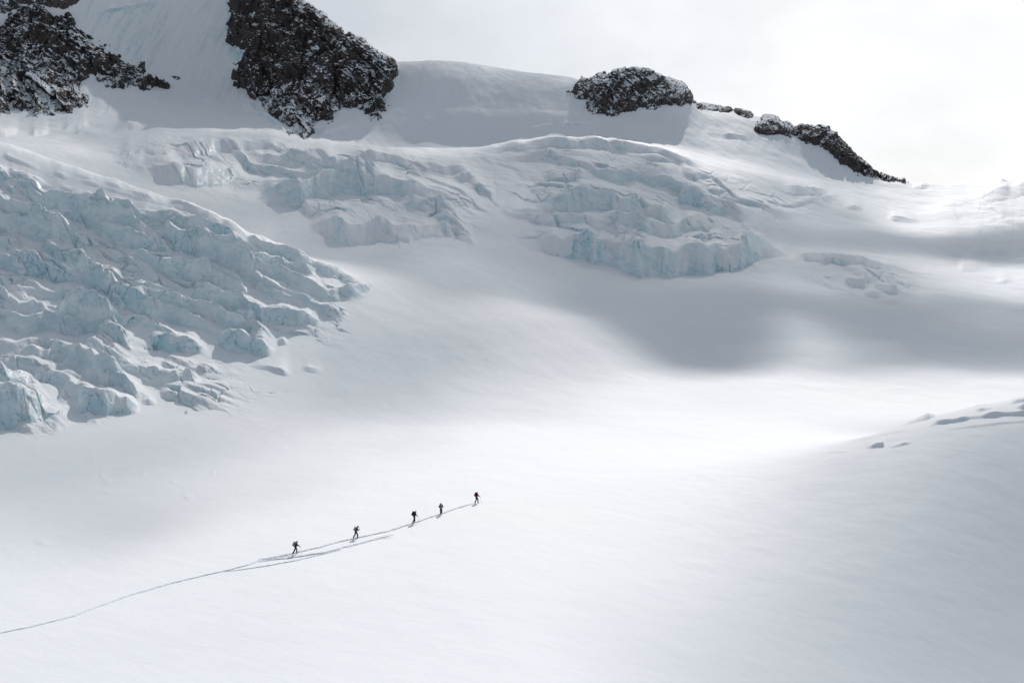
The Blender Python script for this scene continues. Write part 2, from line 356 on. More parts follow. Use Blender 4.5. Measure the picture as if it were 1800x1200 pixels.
        h[:, sl] += (A*notch*pr*g).astype(np.float32)
    # rounded crest of the left icefall throws up a broken edge
    cre = np.exp(-((S2-6.9)/.12)**2)*sst(-100, 0, U2)*(1-sst(560, 640, U2))
    h += cre*(1.5+fbm(U2/40, V/40, 3, 61)*1.5)
    # couloir runnels on the steep headwalls
    hw = sst(11.2, 12, S2)*(1-sst(12.9, 13, S2))
    hw = hw*(1-.72*sst(640, 700, U2))*(1-.9*sst(1450, 1570, U2))
    h += hw*(fbm(U2/26+V/60, V/90, 4, 301)*2.2+fbm((U2+V*.5)/9, (V-U2*.3)/30, 3, 311)*.5)
    return h, m0

def place(U2, V, D, h):
    X = (U2-UC)/F*D; Y = D.copy(); Z = (VH-V)*D/F+h*D/F
    return X, Y, Z

# ------------------------------------------------------------------ materials
def mat(name):
    m = bpy.data.materials.new(name); m.use_nodes = True; t = m.node_tree
    b = t.nodes['Principled BSDF']
    return m, t, b
def noise(t, scale, detail=4, rough=.55, vec=None, dist=0):
    n = N(t, 'ShaderNodeTexNoise'); n.inputs['Scale'].default_value = scale; n.inputs['Detail'].default_value = detail
    n.inputs['Roughness'].default_value = rough; n.inputs['Distortion'].default_value = dist
    if vec is not None: L(t, vec, n.inputs['Vector'])
    return n
def maprange(t, src, a, b, c=0, d=1, smooth=True):
    n = N(t, 'ShaderNodeMapRange'); n.interpolation_type = 'SMOOTHSTEP' if smooth else 'LINEAR'
    L(t, src, n.inputs[0]); n.inputs[1].default_value = a; n.inputs[2].default_value = b; n.inputs[3].default_value = c; n.inputs[4].default_value = d
    return n
def mixc(t, f, a, b):
    n = N(t, 'ShaderNodeMix', data_type='RGBA')
    if hasattr(f, 'is_output'): L(t, f, n.inputs[0])
    else: n.inputs[0].default_value = f
    for s, k in ((a, 6), (b, 7)):
        if hasattr(s, 'is_output'): L(t, s, n.inputs[k])
        else: n.inputs[k].default_value = (*s, 1)
    return n
def mth(t, op, a, b):
    n = N(t, 'ShaderNodeMath', operation=op)
    for s, k in ((a, 0), (b, 1)):
        if hasattr(s, 'is_output'): L(t, s, n.inputs[k])
        else: n.inputs[k].default_value = s
    return n
def vmath2(t, op, a, b=None, sc=None):
    n = N(t, 'ShaderNodeVectorMath', operation=op); L(t, a, n.inputs[0])
    if b is not None: L(t, b, n.inputs[1])
    if sc is not None: n.inputs['Scale'].default_value = sc
    return n.outputs[0]
def aniso(t, P, rot, scale):
    a = N(t, 'ShaderNodeMapping'); L(t, P, a.inputs[0]); a.inputs['Rotation'].default_value = tuple(R(x) for x in rot)
    b = N(t, 'ShaderNodeMapping'); L(t, a.outputs[0], b.inputs[0]); b.inputs['Scale'].default_value = scale
    return b
def glacier_material(name, icy):
    m, t, b = mat(name)
    tc = N(t, 'ShaderNodeTexCoord'); P = tc.outputs['Object']
    geo = N(t, 'ShaderNodeNewGeometry'); sx = N(t, 'ShaderNodeSeparateXYZ'); L(t, geo.outputs['Normal'], sx.inputs[0])
    n1 = noise(t, .045, 6, .6, P); n2 = noise(t, .6, 6, .65, P); n3 = noise(t, .008, 3, .5, P)
    # bare ice shows where the surface is too steep to hold snow
    add = mth(t, 'ADD', sx.outputs['Z'], mth(t, 'MULTIPLY', mth(t, 'SUBTRACT', n1.outputs[0], .5).outputs[0], .30).outputs[0])
    add = mth(t, 'ADD', add.outputs[0], mth(t, 'MULTIPLY', mth(t, 'SUBTRACT', n2.outputs[0], .5).outputs[0], .22).outputs[0])
    hi, lo = (.80, .60) if icy else (.64, .48)
    ice = maprange(t, add.outputs[0], lo, hi, 1, 0)
    # banded ice: compressed layers, blue and grey
    mp = aniso(t, P, (12, -22, 0), (.07, .10, .26))
    nb = noise(t, 1.2, 5, .6, mp.outputs[0], .6)
    bandc = mixc(t, maprange(t, nb.outputs[0], .38, .62).outputs[0], (.60, .735, .77), (.77, .84, .86))
    deep = mixc(t, maprange(t, n1.outputs[0], .50, .68).outputs[0], bandc.outputs[2], (.46, .665, .715))
    dirt = mixc(t, maprange(t, noise(t, .11, 7, .7, mp.outputs[0]).outputs[0], .62, .74, 0, .55).outputs[0], deep.outputs[2], (.36, .33, .34))
    mv = aniso(t, P, (0, 15, 0), (.22, .20, .10))
    wob = noise(t, 3.0, 3, .6, mv.outputs[0]); va = vmath2(t, 'ADD', mv.outputs[0], vmath2(t, 'SCALE', wob.outputs['Color'], None, .9))
    vo = N(t, 'ShaderNodeTexVoronoi', feature='DISTANCE_TO_EDGE'); vo.inputs['Scale'].default_value = 1.0; L(t, va, vo.inputs['Vector'])
    crk = maprange(t, vo.outputs['Distance'], .0, .045, 1, 0)
    crk = mth(t, 'MULTIPLY', crk.outputs[0], maprange(t, n1.outputs[0], .42, .60).outputs[0])
    dirt = mixc(t, mth(t, 'MULTIPLY', crk.outputs[0], .75).outputs[0], dirt.outputs[2], (.16, .30, .35))
    snow = mixc(t, maprange(t, n3.outputs[0], .3, .7).outputs[0], (.845, .865, .885), (.87, .875, .88))
    c = mixc(t, ice.outputs[0], snow.outputs[2], dirt.outputs[2])
    L(t, c.outputs[2], b.inputs['Base Color'])
    rg = maprange(t, ice.outputs[0], 0, 1, .75, .38); L(t, rg.outputs[0], b.inputs['Roughness'])
    sp = maprange(t, ice.outputs[0], 0, 1, .15, .45); L(t, sp.outputs[0], b.inputs['Specular IOR Level'])
    # wind crust and fine texture
    mp2 = aniso(t, P, (0, 0, 35), (.10, .24, .2))
    a1 = noise(t, 1.0, 7, .62, mp2.outputs[0]); a2 = noise(t, 1.6, 4, .6, P)
    bp = N(t, 'ShaderNodeBump'); bp.inputs['Strength'].default_value = .55 if icy else .35; bp.inputs['Distance'].default_value = .9 if icy else .28
    hsum = mth(t, 'ADD', a1.outputs[0], mth(t, 'MULTIPLY', a2.outputs[0], .22).outputs[0])
    L(t, hsum.outputs[0], bp.inputs['Height']); L(t, bp.outputs[0], b.inputs['Normal'])
    return m
M_SNOW = glacier_material('snow', False)
M_ICE = glacier_material('glacier ice', True)
def rock_material(name, c1, c2, snow_lo, snow_hi):
    m, t, b = mat(name)
    tc = N(t, 'ShaderNodeTexCoord'); P = tc.outputs['Object']
    geo = N(t, 'ShaderNodeNewGeometry'); sx = N(t, 'ShaderNodeSeparateXYZ'); L(t, geo.outputs['Normal'], sx.inputs[0])
    n1 = noise(t, .045, 4, .6, P); n2 = noise(t, .45, 4, .6, P); m3 = aniso(t, P, (0, 50, 0), (.032, .11, .15)); n3 = noise(t, 1.0, 5, .62, m3.outputs[0], .5)     # streaks of snow running down the gullies
    m4 = aniso(t, P, (0, 30, 0), (.10, .3, .42)); n4 = noise(t, 1.0, 5, .62, m4.outputs[0], .4)
    rock = mixc(t, maprange(t, n1.outputs[0], .4, .6).outputs[0], c1, c2)
    rock = mixc(t, maprange(t, n2.outputs[0], .35, .7, 0, .7).outputs[0], rock.outputs[2], (.036, .033, .036))
    s = mth(t, 'ADD', sx.outputs['Z'], mth(t, 'MULTIPLY', mth(t, 'SUBTRACT', n3.outputs[0], .5).outputs[0], 2.3).outputs[0])
    s = mth(t, 'ADD', s.outputs[0], mth(t, 'MULTIPLY', mth(t, 'SUBTRACT', n4.outputs[0], .5).outputs[0], 1.15).outputs[0])
    s = mth(t, 'ADD', s.outputs[0], mth(t, 'MULTIPLY', mth(t, 'SUBTRACT', n2.outputs[0], .5).outputs[0], .45).outputs[0])
    s = mth(t, 'ADD', s.outputs[0], mth(t, 'MULTIPLY', mth(t, 'SUBTRACT', n1.outputs[0], .5).outputs[0], 1.9).outputs[0])
    f = maprange(t, s.outputs[0], snow_lo, snow_hi)
    c = mixc(t, f.outputs[0], rock.outputs[2], (.80, .82, .84))
    L(t, c.outputs[2], b.inputs['Base Color']); b.inputs['Roughness'].default_value = .9; b.inputs['Specular IOR Level'].default_value = .2
    bp = N(t, 'ShaderNodeBump'); bp.inputs['Strength'].default_value = .7; bp.inputs['Distance'].default_value = 1.2
    L(t, n2.outputs[0], bp.inputs['Height']); L(t, bp.outputs[0], b.inputs['Normal'])
    return m

# ------------------------------------------------------------------ mesh from a grid
def tag(o, label=None, cat=None, group=None, kind=None):
    if label: o['label'] = label
    if cat: o['category'] = cat
    if group: o['group'] = group
    if kind: o['kind'] = kind
    return o
def grid_mesh(name, X, Y, Z, keep, material):
    ns, nu = X.shape
    idx = np.arange(ns*nu).reshape(ns, nu)
    q = np.stack([idx[:-1,:-1], idx[:-1,1:], idx[1:,1:], idx[1:,:-1]], -1)[keep]
    used = np.zeros(ns*nu, bool); used[q.ravel()] = True
    new = np.cumsum(used)-1; q = new[q]
    co_ = np.stack([X, Y, Z], -1).reshape(-1, 3)[used].astype(np.float32)
    me = bpy.data.meshes.new(name); me.vertices.add(len(co_)); me.vertices.foreach_set('co', co_.ravel())
    me.loops.add(q.size); me.loops.foreach_set('vertex_index', q.ravel().astype(np.int32))
    me.polygons.add(len(q)); me.polygons.foreach_set('loop_start', np.arange(0, q.size, 4, dtype=np.int32))
    me.polygons.foreach_set('loop_total', np.full(len(q), 4, np.int32))
    me.polygons.foreach_set('use_smooth', np.ones(len(q), bool))
    me.update(calc_edges=True); me.materials.append(material)
    o = bpy.data.objects.new(name, me); scn.collection.objects.link(o)
    return o

def seg(n, a, b): return np.linspace(a, b, n, endpoint=False)
ROWS = (14, 80, 60, 70, 160, 150, 150, 60, 150, 160, 36, 110, 110, 14)
Sg = np.concatenate([seg(n, i, i+1) for i, n in enumerate(ROWS)]+[np.array([14.0])])
Ug = np.concatenate([np.arange(-900, -60, 14.), np.arange(-60, 1860, 1.5), np.arange(1860, 2701, 14.)])
Uc_ = np.unique(np.concatenate([Ug[::2], Ug[-1:]]))
V, D = base(Uc_, Sg[::1]); U2, S2 = np.meshgrid(Uc_.astype(np.float32), Sg.astype(np.float32))
Hh, Mice = detail(U2, V, D, S2)
def blur(a, n, ax):
    k = np.exp(-.5*(np.arange(-3*n, 3*n+1)/n)**2); k /= k.sum()
    return np.apply_along_axis(lambda z: np.convolve(np.pad(z, 3*n, mode='edge'), k, 'valid'), ax, a)
# spread the rows again so that steep faces get as many as gentle ground of the same height
wgt = np.abs(np.diff(V-Hh, axis=0))+.5*np.abs(np.diff(V, axis=0))+.10*np.abs(np.diff(D, axis=0))/D[1:]*500+.02
wgt = wgt*(.30+.70*sst(3.2, 4.2, S2[1:]))*(1-.9*sst(13.0, 13.05, S2[1:]))
wgt = wgt*(S2[1:] > 1)+.3*(S2[1:] <= 1)
wgt = blur(wgt, 2, 1)
cw = np.concatenate([np.zeros((1, wgt.shape[1])), np.cumsum(wgt, 0)]); cw /= cw[-1]
NROW = 1650; tgt = np.linspace(0, 1, NROW)
Snew = np.stack([np.interp(tgt, cw[:, j], Sg) for j in range(len(Uc_))], 1)
_j = np.clip(np.searchsorted(Uc_, Ug, side='right')-1, 0, len(Uc_)-2); _t = (Ug-Uc_[_j])/(Uc_[_j+1]-Uc_[_j])
Snew = Snew[:, _j]*(1-_t)+Snew[:, _j+1]*_t
V, D = base(Ug, Snew); S2 = Snew.astype(np.float32); U2 = np.broadcast_to(Ug.astype(np.float32)[None], S2.shape).copy()
Hh, Mice = detail(U2, V, D, S2)
X, Y, Z = place(U2, V, D, Hh)
# roughness that runs over faces and tops alike
V1 = V-Hh; kk = D/F*Mice
rn = fbm(U2/22+V1/60, V1/18, 5, 601, .58)*1.7-np.exp(-(np.abs(gn(U2/15+V1/30, V1/34-U2/60, 611))/.05)**2)*.9
Y -= rn*kk*.9; Z += fbm(U2/26, V1/12, 4, 621)*.6*kk; X += fbm(U2/18, V1/14, 3, 631)*1.0*kk
mf = np.maximum(np.maximum(Mice[:-1,:-1], Mice[1:,1:]), np.maximum(Mice[:-1,1:], Mice[1:,:-1])) > .02
Uf = U2[:-1,:-1]; Sf = S2[:-1,:-1]
left = mf & (Uf < 690) & (Sf < 7.0)
right = mf & ~left & (Uf > 1335) & (V[:-1,:-1] > 330) & ((Uf > 1500) | (V[:-1,:-1] > 425))
east = mf & ~left & ~right & (Uf > 868)
mid = mf & ~left & ~right & ~east
tag(grid_mesh('snowfield', X, Y, Z, ~mf, M_SNOW), kind='structure')
for k_ in (left, mid, east, right):
    tag(grid_mesh('icefall', X, Y, Z, k_, M_ICE), kind='structure')

# surface height lookup for placing things on the snow near the track
def ground_z(u, v):
    """point on the snow seen at photo pixel (u, v) in the near field"""
    ci = np.searchsorted(Ug, u)-1; t = (u-Ug[ci])/(Ug[ci+1]-Ug[ci])
    NR = np.where((S2[:, ci] > .5) & (S2[:, ci] < 3.6))[0]
    xs, ys, zs = [a[NR, ci]*(1-t)+a[NR, ci+1]*t for a in (X, Y, Z)]
    rows = VH-zs/ys*F
    j = np.where((rows[:-1] >= v) & (rows[1:] < v))[0]
    j = j[0] if len(j) else 0
    s = (rows[j]-v)/(rows[j]-rows[j+1]+1e-9)
    return Vector((xs[j]*(1-s)+xs[j+1]*s, ys[j]*(1-s)+ys[j+1]*s, zs[j]*(1-s)+zs[j+1]*s))

# snow plain all round, below and beyond the modelled valley
pm = bpy.data.meshes.new('snow_plain'); G = 9000
pm.from_pydata([(-G, -G, -70), (G, -G, -70), (G, G, -70), (-G, G, -70)], [], [(0, 1, 2, 3)]); pm.materials.append(M_SNOW)
po = bpy.data.objects.new('snow_plain', pm); scn.collection.objects.link(po); tag(po, kind='structure')

# ------------------------------------------------------------------ rock
RM_A = rock_material('dark rock', (.105, .084, .076), (.066, .060, .062), .58, .70)
RM_B = rock_material('brown rock', (.12, .10, .094), (.08, .074, .076), .55, .72)
RM_C = rock_material('ridge rock', (.11, .095, .09), (.075, .068, .068), .78, .94)
def rock(name, poly, label, cat, material, bulge=16, amp=15, scale=34, step=.75, s0=10.6, s1=13.6, rows=None, seed=0, top=5):
    p = np.array(poly, float)
    u0, u1 = p[:,0].min()-14, p[:,0].max()+14
    U = np.arange(u0, u1, step)
    # choose the band of the profile parameter that covers the outline
    Sx = np.linspace(s0, s1, rows or 500)
    Vr, Dr = base(U, Sx)
    ok = ((Vr > p[:,1].min()-16) & (Vr < p[:,1].max()+16)).any(1) & (Sx <= 13) | (Sx > 13)
    i0 = np.argmax(ok); Sx = np.concatenate([np.linspace(Sx[i0], 13, rows or int((p[:,1].max()-p[:,1].min()+40)/step)), np.linspace(13, s1, 14)[1:]])
    Vr, Dr = base(U, Sx)
    Ur, Sr = np.meshgrid(U.astype(np.float32), Sx.astype(np.float32))
    skyv = base(U, np.array([13.0]))[0][0]
    hd, _ = detail(Ur, Vr, Dr, Sr)
    Ve = np.where(Sr > 13, skyv[None, :], Vr)
    wob = fbm(Ur/22, Ve/20, 4, 400+seed, .5)*11*min(1, (bulge/16)**1.5)+fbm(Ur/5, Ve/5, 3, 410+seed)*2.5*min(1, bulge/10)
    sd_ = polysd(Ur, Ve, poly)+wob-np.maximum(Sr-13, 0)*90
    b = np.clip(sd_, -30, 1e3)
    rise = np.where(b > 0, bulge*(1-np.exp(-b/(bulge*.9))), b*.9)
    # buttresses and gullies: structure dips to the right, facets are angular
    a_, c_ = (Ur*.80+Ve*.6)/scale, (Ve*.80-Ur*.6)/scale          # along and across the ledges, which dip to the right
    wx = fbm(a_*.9, c_*.9, 4, 420+seed)*.55
    inside = sst(-4, 14, b)
    wy = fbm(a_*.8+7, c_*.8, 3, 424+seed)*.4
    rib = ridged(Ur/scale*.95+wx, Ve/scale*.36+wy, 3, 430+seed, .5)            # gullies and ribs running down
    fa, _ = facets(a_*.8+wx, c_*1.7+wy, 440+seed); fb, _ = facets(a_*2.2+wx*2, c_*4.2+wy, 444+seed); fc, _ = facets(Ur/scale*5+wx, Ve/scale*6+wy, 448+seed)
    dd = (rib-.42)*amp*1.25+fa*amp*.42+fb*amp*.22+fc*amp*.10
    o = rise+dd*inside
    sky_ = np.exp(-((Ve-skyv[None, :])/26)**2)
    o = o*(1-.5*sky_)+(top*.6+top*.5*(ridged(Ur/30, Ve*0+seed, 3, 480+seed)-.3)+.25*top*fa)*sky_*sst(-6, 6, b)-6*sky_*sst(6, -6, b)
    k = Dr/F
    Xr, Yr, Zr = place(Ur, Vr, Dr, hd)
    Yr = Yr-(o*.70+dd*inside*.5)*k; Zr = Zr+(o-dd*inside*.35)*k*.80
    Xr = Xr+fbm(Ve/7, Ur/7, 3, 470+seed)*k*amp*.14*inside
    keep = (b > -16)[:-1,:-1]
    ob = grid_mesh(name, Xr, Yr, Zr, keep, material)
    ob.data.polygons.foreach_set('use_smooth', np.zeros(len(ob.data.polygons), bool))
    return tag(ob, label, cat)
rock('rock_peak', [(-60,30),(0,48),(20,28),(45,17),(70,13),(110,25),(135,42),(165,77),(200,97),(232,107),(265,131),(292,149),(258,152),(225,156),(190,150),(160,140),(132,138),(140,165),(158,187),(120,193),(80,205),(55,200),(30,193),(0,206),(-60,205)],
     'dark snow-dusted rock peak in the upper left corner, with a long spur', 'rock peak', RM_A, seed=1, s0=10.8, bulge=20, amp=17)
rock('rock_peak', [(-60,-70),(150,-70),(146,2),(110,15),(80,9),(40,5),(15,22),(-60,36)],
     'paler snow-covered rock crest peeping out behind the top of the left peak', 'rock peak', RM_B, seed=2, s0=12, bulge=10, amp=9)
rock('rock_buttress', [(440,-75),(404,0),(410,28),(400,50),(400,70),(418,82),(424,108),(406,138),(425,160),(450,178),(476,198),(500,228),(512,243),(545,245),(552,222),(580,212),(598,196),(625,188),(655,203),(668,207),(675,185),(692,150),(697,118),(684,96),(640,70),(600,46),(570,20),(530,-8),(500,-45)],
     'tall dark rock buttress streaked with snow between the icy gully and the smooth snow saddle', 'rock buttress', RM_A, seed=3, s0=10.4, bulge=24, amp=19, scale=38, top=6)
rock('rock_outcrop', [(998,162),(1010,150),(1030,139),(1050,128),(1068,126),(1080,120),(1100,117),(1120,119),(1150,122),(1165,128),(1180,138),(1200,147),(1215,152),(1222,170),(1227,185),(1205,182),(1180,186),(1150,190),(1120,196),(1085,206),(1060,199),(1035,195),(1028,178)],
     'rounded brown rock outcrop with snow patches at the right end of the snow saddle', 'rock outcrop', RM_B, seed=4, s0=11.5, bulge=12, amp=9, scale=22, step=.6, top=9)
rock('rock', [(1222,182),(1240,183),(1262,178),(1278,184),(1296,193),(1280,198),(1250,195),(1228,192)],
     'low brown rock on the skyline just right of the rounded outcrop', 'rock', RM_C, seed=5, s0=12.2, bulge=7, amp=4, scale=12, step=.6, top=6)
rock('rock', [(1288,194),(1306,191),(1322,190),(1336,203),(1322,207),(1300,203)],
     'small rock on the skyline beside the two-humped ridge', 'rock', RM_C, seed=6, s0=12.2, bulge=7, amp=4, scale=12, step=.6, top=6)
rock('rock_outcrop', [(1322,232),(1332,213),(1345,204),(1365,202),(1378,212),(1393,222),(1400,236),(1385,240),(1350,233),(1335,234)],
     'first brown hump of the skyline ridge running down to the right', 'rock outcrop', RM_C, seed=7, s0=12, bulge=8, amp=6, scale=16, step=.6, top=7)
rock('rock_ridge', [(1384,240),(1392,224),(1402,221),(1415,218),(1450,219),(1470,234),(1490,251),(1508,272),(1530,292),(1552,305),(1600,321),(1565,320),(1530,312),(1500,300),(1475,286),(1445,262),(1410,246)],
     'long brown rock ridge tapering down the skyline to the right', 'rock ridge', RM_C, seed=8, s0=12, bulge=9, amp=9, scale=15, step=.6, top=8)
rock('rock', [(297,131),(308,133),(320,140),(310,141)], 'tiny dark rock alone on the snow of the icy gully', 'rock', RM_A, seed=9, s0=11.4, bulge=3, amp=1.5, scale=8, step=.6)

# ------------------------------------------------------------------ unseen cloud, added with its thickness shaped to cast the wanted shade
TS = [(-300,1100,1),(300,1100,1),(900,1050,1),(519,973,1),(835,883,1),(1200,1000,1),(1450,835,.78),(1350,905,.75),(1250,985,.78),(1120,1090,.84),(1000,1190,.9),(1200,870,1),(1100,970,1),(950,1100,1),(1330,830,.97),(1600,1000,.62),(1800,1000,.55),(1700,1150,.58),(1500,900,.66),(1750,820,.66),(1400,1100,.66),(1300,1180,.7),(1600,820,.75),(1750,735,.95),
 (1300,760,.93),(1200,700,.9),(1500,680,.93),(1750,665,.93),(1400,640,.9),(1390,598,.9),(1400,578,.8),(1395,556,.45),(1215,622,.1),(1180,612,.1),(1370,606,.4),(1300,650,.9),(1230,645,.9),(1150,640,.85),(900,760,.95),(900,690,.8),(700,760,.85),(650,680,.6),(600,600,.58),(800,600,.58),(450,700,.7),(300,800,.6),(150,850,.62),(400,830,.85),(0,850,.6),(0,950,.85),(-200,850,.6),(0,1020,1),
 (100,720,.7),(250,650,.8),(450,600,.75),(100,600,.7),(300,520,.75),(500,540,.8),(100,480,.65),(0,430,.75),(300,430,.75),(0,330,1),(0,260,1),(130,310,1),(250,345,.95),(400,405,.8),(500,450,.7),(620,500,.6),
 (900,560,.6),(1000,600,.75),(900,500,.35),(750,500,.35),(1050,520,.12),(1000,535,.2),(950,500,.28),(930,560,.65),(1020,575,.6),(1120,600,.6),(1100,560,.12),(1200,590,.04),(1200,540,.03),(1300,580,.04),(1300,530,.04),(1330,600,.06),(1345,585,.05),(1240,612,.06),(1270,608,.05),(1410,550,.6),(1430,585,.85),(1375,590,.7),(1460,600,.6),(1450,540,.12),(1550,590,.2),(1550,550,.1),(1650,580,.1),(1700,610,.25),(1800,590,.15),(1800,620,.4),(1600,640,.8),(1700,540,.25)]
TF = [(0,300,.7,700),(200,330,.5,700),(400,400,.45,660),(550,440,.35,600),(700,440,.25,600),(900,440,.25,620),(1100,430,.2,660),(1250,440,.25,680),(1400,430,.4,700),(1500,440,.5,700),(1620,450,.7,720),(1750,460,1,722),(1700,490,.9,660),(1600,500,.5,630),(1500,490,.35,620),(1800,440,.95,730),
 (400,320,.5,760),(600,360,.42,720),(800,360,.45,720),(1000,340,.32,760),(1200,370,.3,780),(1400,390,.3,800),(1550,410,.2,800),(1700,420,.1,800),(1800,400,.3,820),
 (300,250,.5,870),(600,260,.6,880),(800,262,.7,880),(1000,248,1,880),(1150,260,.9,885),(1250,290,.9,890),(1400,330,.5,910),(1600,360,.9,950),(1750,345,1,960),(1650,335,1,1000),
 (300,200,.6,1000),(100,200,.6,1000),(450,180,.6,1060),(300,60,.5,1170),(800,240,.5,990),(900,180,.45,1060),(750,150,.45,1090),(900,130,.4,1120),(1100,230,.6,990),(1300,270,.9,970),(1200,255,.7,965),(1400,290,.7,990),(-300,200,.5,800),(2100,400,.6,800),(2100,600,.3,520),(2100,700,.8,400),(2100,1000,.7,220)]
_pts = []
Vb, Db = base(np.arange(-400, 2201, 20.), np.linspace(.9, 7, 200))
for u, v, T in TS:
    c = int(round((u+400)/20)); j = np.argmin(np.abs(Vb[:, c]-v)); _pts.append((u, math.log(Db[j, c]), T, 105 if v > 770 else (42 if 900 < u < 1460 and 480 < v < 660 else 75), .10 if v > 770 else (.024 if 900 < u < 1460 and 480 < v < 660 else .05)))
for u, v, T, d in TF: _pts.append((u, math.log(d), T, 75, .05))
PT = np.array(_pts, np.float32)
HC, SIG = 900.0, 0.12
def shade_cloud():
    lx, ly, lz = SUN
    xs = np.arange(-560, 900, 10.); ys = np.arange(HC*ly/lz+60, HC*ly/lz+1350, 8.)
    QX, QY = np.meshgrid(xs, ys)
    zg = np.full(QX.shape, -40.)
    zt = ([0, 250, 450, 600, 700, 800, 880, 1000, 1100], [-50, -50, -46, -28, -12, 5, 30, 45, 95])
    for _ in range(6):
        gy = QY-ly/lz*(HC-zg); zg = .5*zg+.5*np.interp(gy, *zt)
    gx = QX-lx/lz*(HC-zg); gy = QY-ly/lz*(HC-zg)
    gyc = np.maximum(gy, 60); u = UC+gx/gyc*F; ld = np.log(gyc)
    wn = np.zeros(u.shape); ws = np.zeros(u.shape)
    for pu, pd, T, su, sv in PT:
        wgt = np.exp(-(((u-pu)/su)**2+((ld-pd)/sv)**2))+1e-3/(1+((u-pu)/75)**2+((ld-pd)/.05)**2)**2
        wn += wgt*-math.log(max(T, .02)); ws += wgt
    tau = wn/ws*1.7
    fray = fbm(QX/60, QY/60, 4, 801)
    tau = np.maximum(tau*(1+.35*fray)-.07, 0)
    tau *= sst(90, 150, gy)*(1-sst(1060, 1240, gy))*sst(-560, -420, QX)*(1-sst(760, 890, QX))
    hgt = tau*lz/SIG
    up = fbm(QX/45, QY/45, 3, 811)*10
    Zt = HC+up*0+hgt*.65; Zb = HC-hgt*.35
    keep = (hgt[:-1,:-1]+hgt[1:,1:]+hgt[:-1,1:]+hgt[1:,:-1]) > .25
    Zt = np.maximum(Zt, HC+.06); Zb = np.minimum(Zb, HC-.04)
    ns, nu = QX.shape; idx = np.arange(ns*nu).reshape(ns, nu); n = ns*nu
    top = np.stack([idx[:-1,:-1], idx[:-1,1:], idx[1:,1:], idx[1:,:-1]], -1)[keep]
    kp = np.pad(keep, 1)
    side = []
    for (di, dj, c0, c1) in ((-1, 0, (0, 0), (0, 1)), (0, 1, (0, 1), (1, 1)), (1, 0, (1, 1), (1, 0)), (0, -1, (1, 0), (0, 0))):
        ii, jj = np.where(kp[1:-1, 1:-1] & ~kp[1+di:kp.shape[0]-1+di, 1+dj:kp.shape[1]-1+dj])
        p = idx[ii+c0[0], jj+c0[1]]; q = idx[ii+c1[0], jj+c1[1]]
        side.append(np.stack([q, p, p+n, q+n], -1))
    faces = np.concatenate([top, (top+n)[:, ::-1]]+side)
    co_ = np.concatenate([np.stack([QX, QY, Zt], -1).reshape(-1, 3), np.stack([QX, QY, Zb], -1).reshape(-1, 3)])
    me = bpy.data.meshes.new('shade_cloud'); used = np.zeros(len(co_), bool); used[faces.ravel()] = True
    new = np.cumsum(used)-1
    me.from_pydata(co_[used].tolist(), [], new[faces].tolist())
    me.validate()
    m = bpy.data.materials.new('cloud vapour'); m.use_nodes = True; t = m.node_tree; t.nodes.clear()
    o_ = N(t, 'ShaderNodeOutputMaterial'); pv = N(t, 'ShaderNodeVolumeScatter')
    pv.inputs['Color'].default_value = (.93, .95, .97, 1); pv.inputs['Density'].default_value = SIG; pv.inputs['Anisotropy'].default_value = .4
    L(t, pv.outputs[0], o_.inputs['Volume']); me.materials.append(m)
    o = bpy.data.objects.new('shade_cloud', me); scn.collection.objects.link(o); tag(o, kind='structure')
shade_cloud()
#PEOPLE
# ------------------------------------------------------------------ the trodden line in the snow
def gz_xy(x, y):
    u = UC+x/y*F; ci = int(np.clip(np.searchsorted(Ug, u)-1, 0, len(Ug)-2)); t = (u-Ug[ci])/(Ug[ci+1]-Ug[ci])
    zz = []
    for c in (ci, ci+1):
        a = (S2[:, c] > .3) & (S2[:, c] < 3.6)
        zz.append(np.interp(y, Y[a, c], Z[a, c]))
    return float(zz[0]*(1-t)+zz[1]*t)
M_TRACK, t_, b_ = mat('trodden snow')
b_.inputs['Base Color'].default_value = (.80, .82, .85, 1); b_.inputs['Roughness'].default_value = .8
nn = noise(t_, 3.0, 4, .6, N(t_, 'ShaderNodeTexCoord').outputs['Object']); bp_ = N(t_, 'ShaderNodeBump'); bp_.inputs['Distance'].default_value = .12
L(t_, nn.outputs[0], bp_.inputs['Height']); L(t_, bp_.outputs[0], b_.inputs['Normal'])
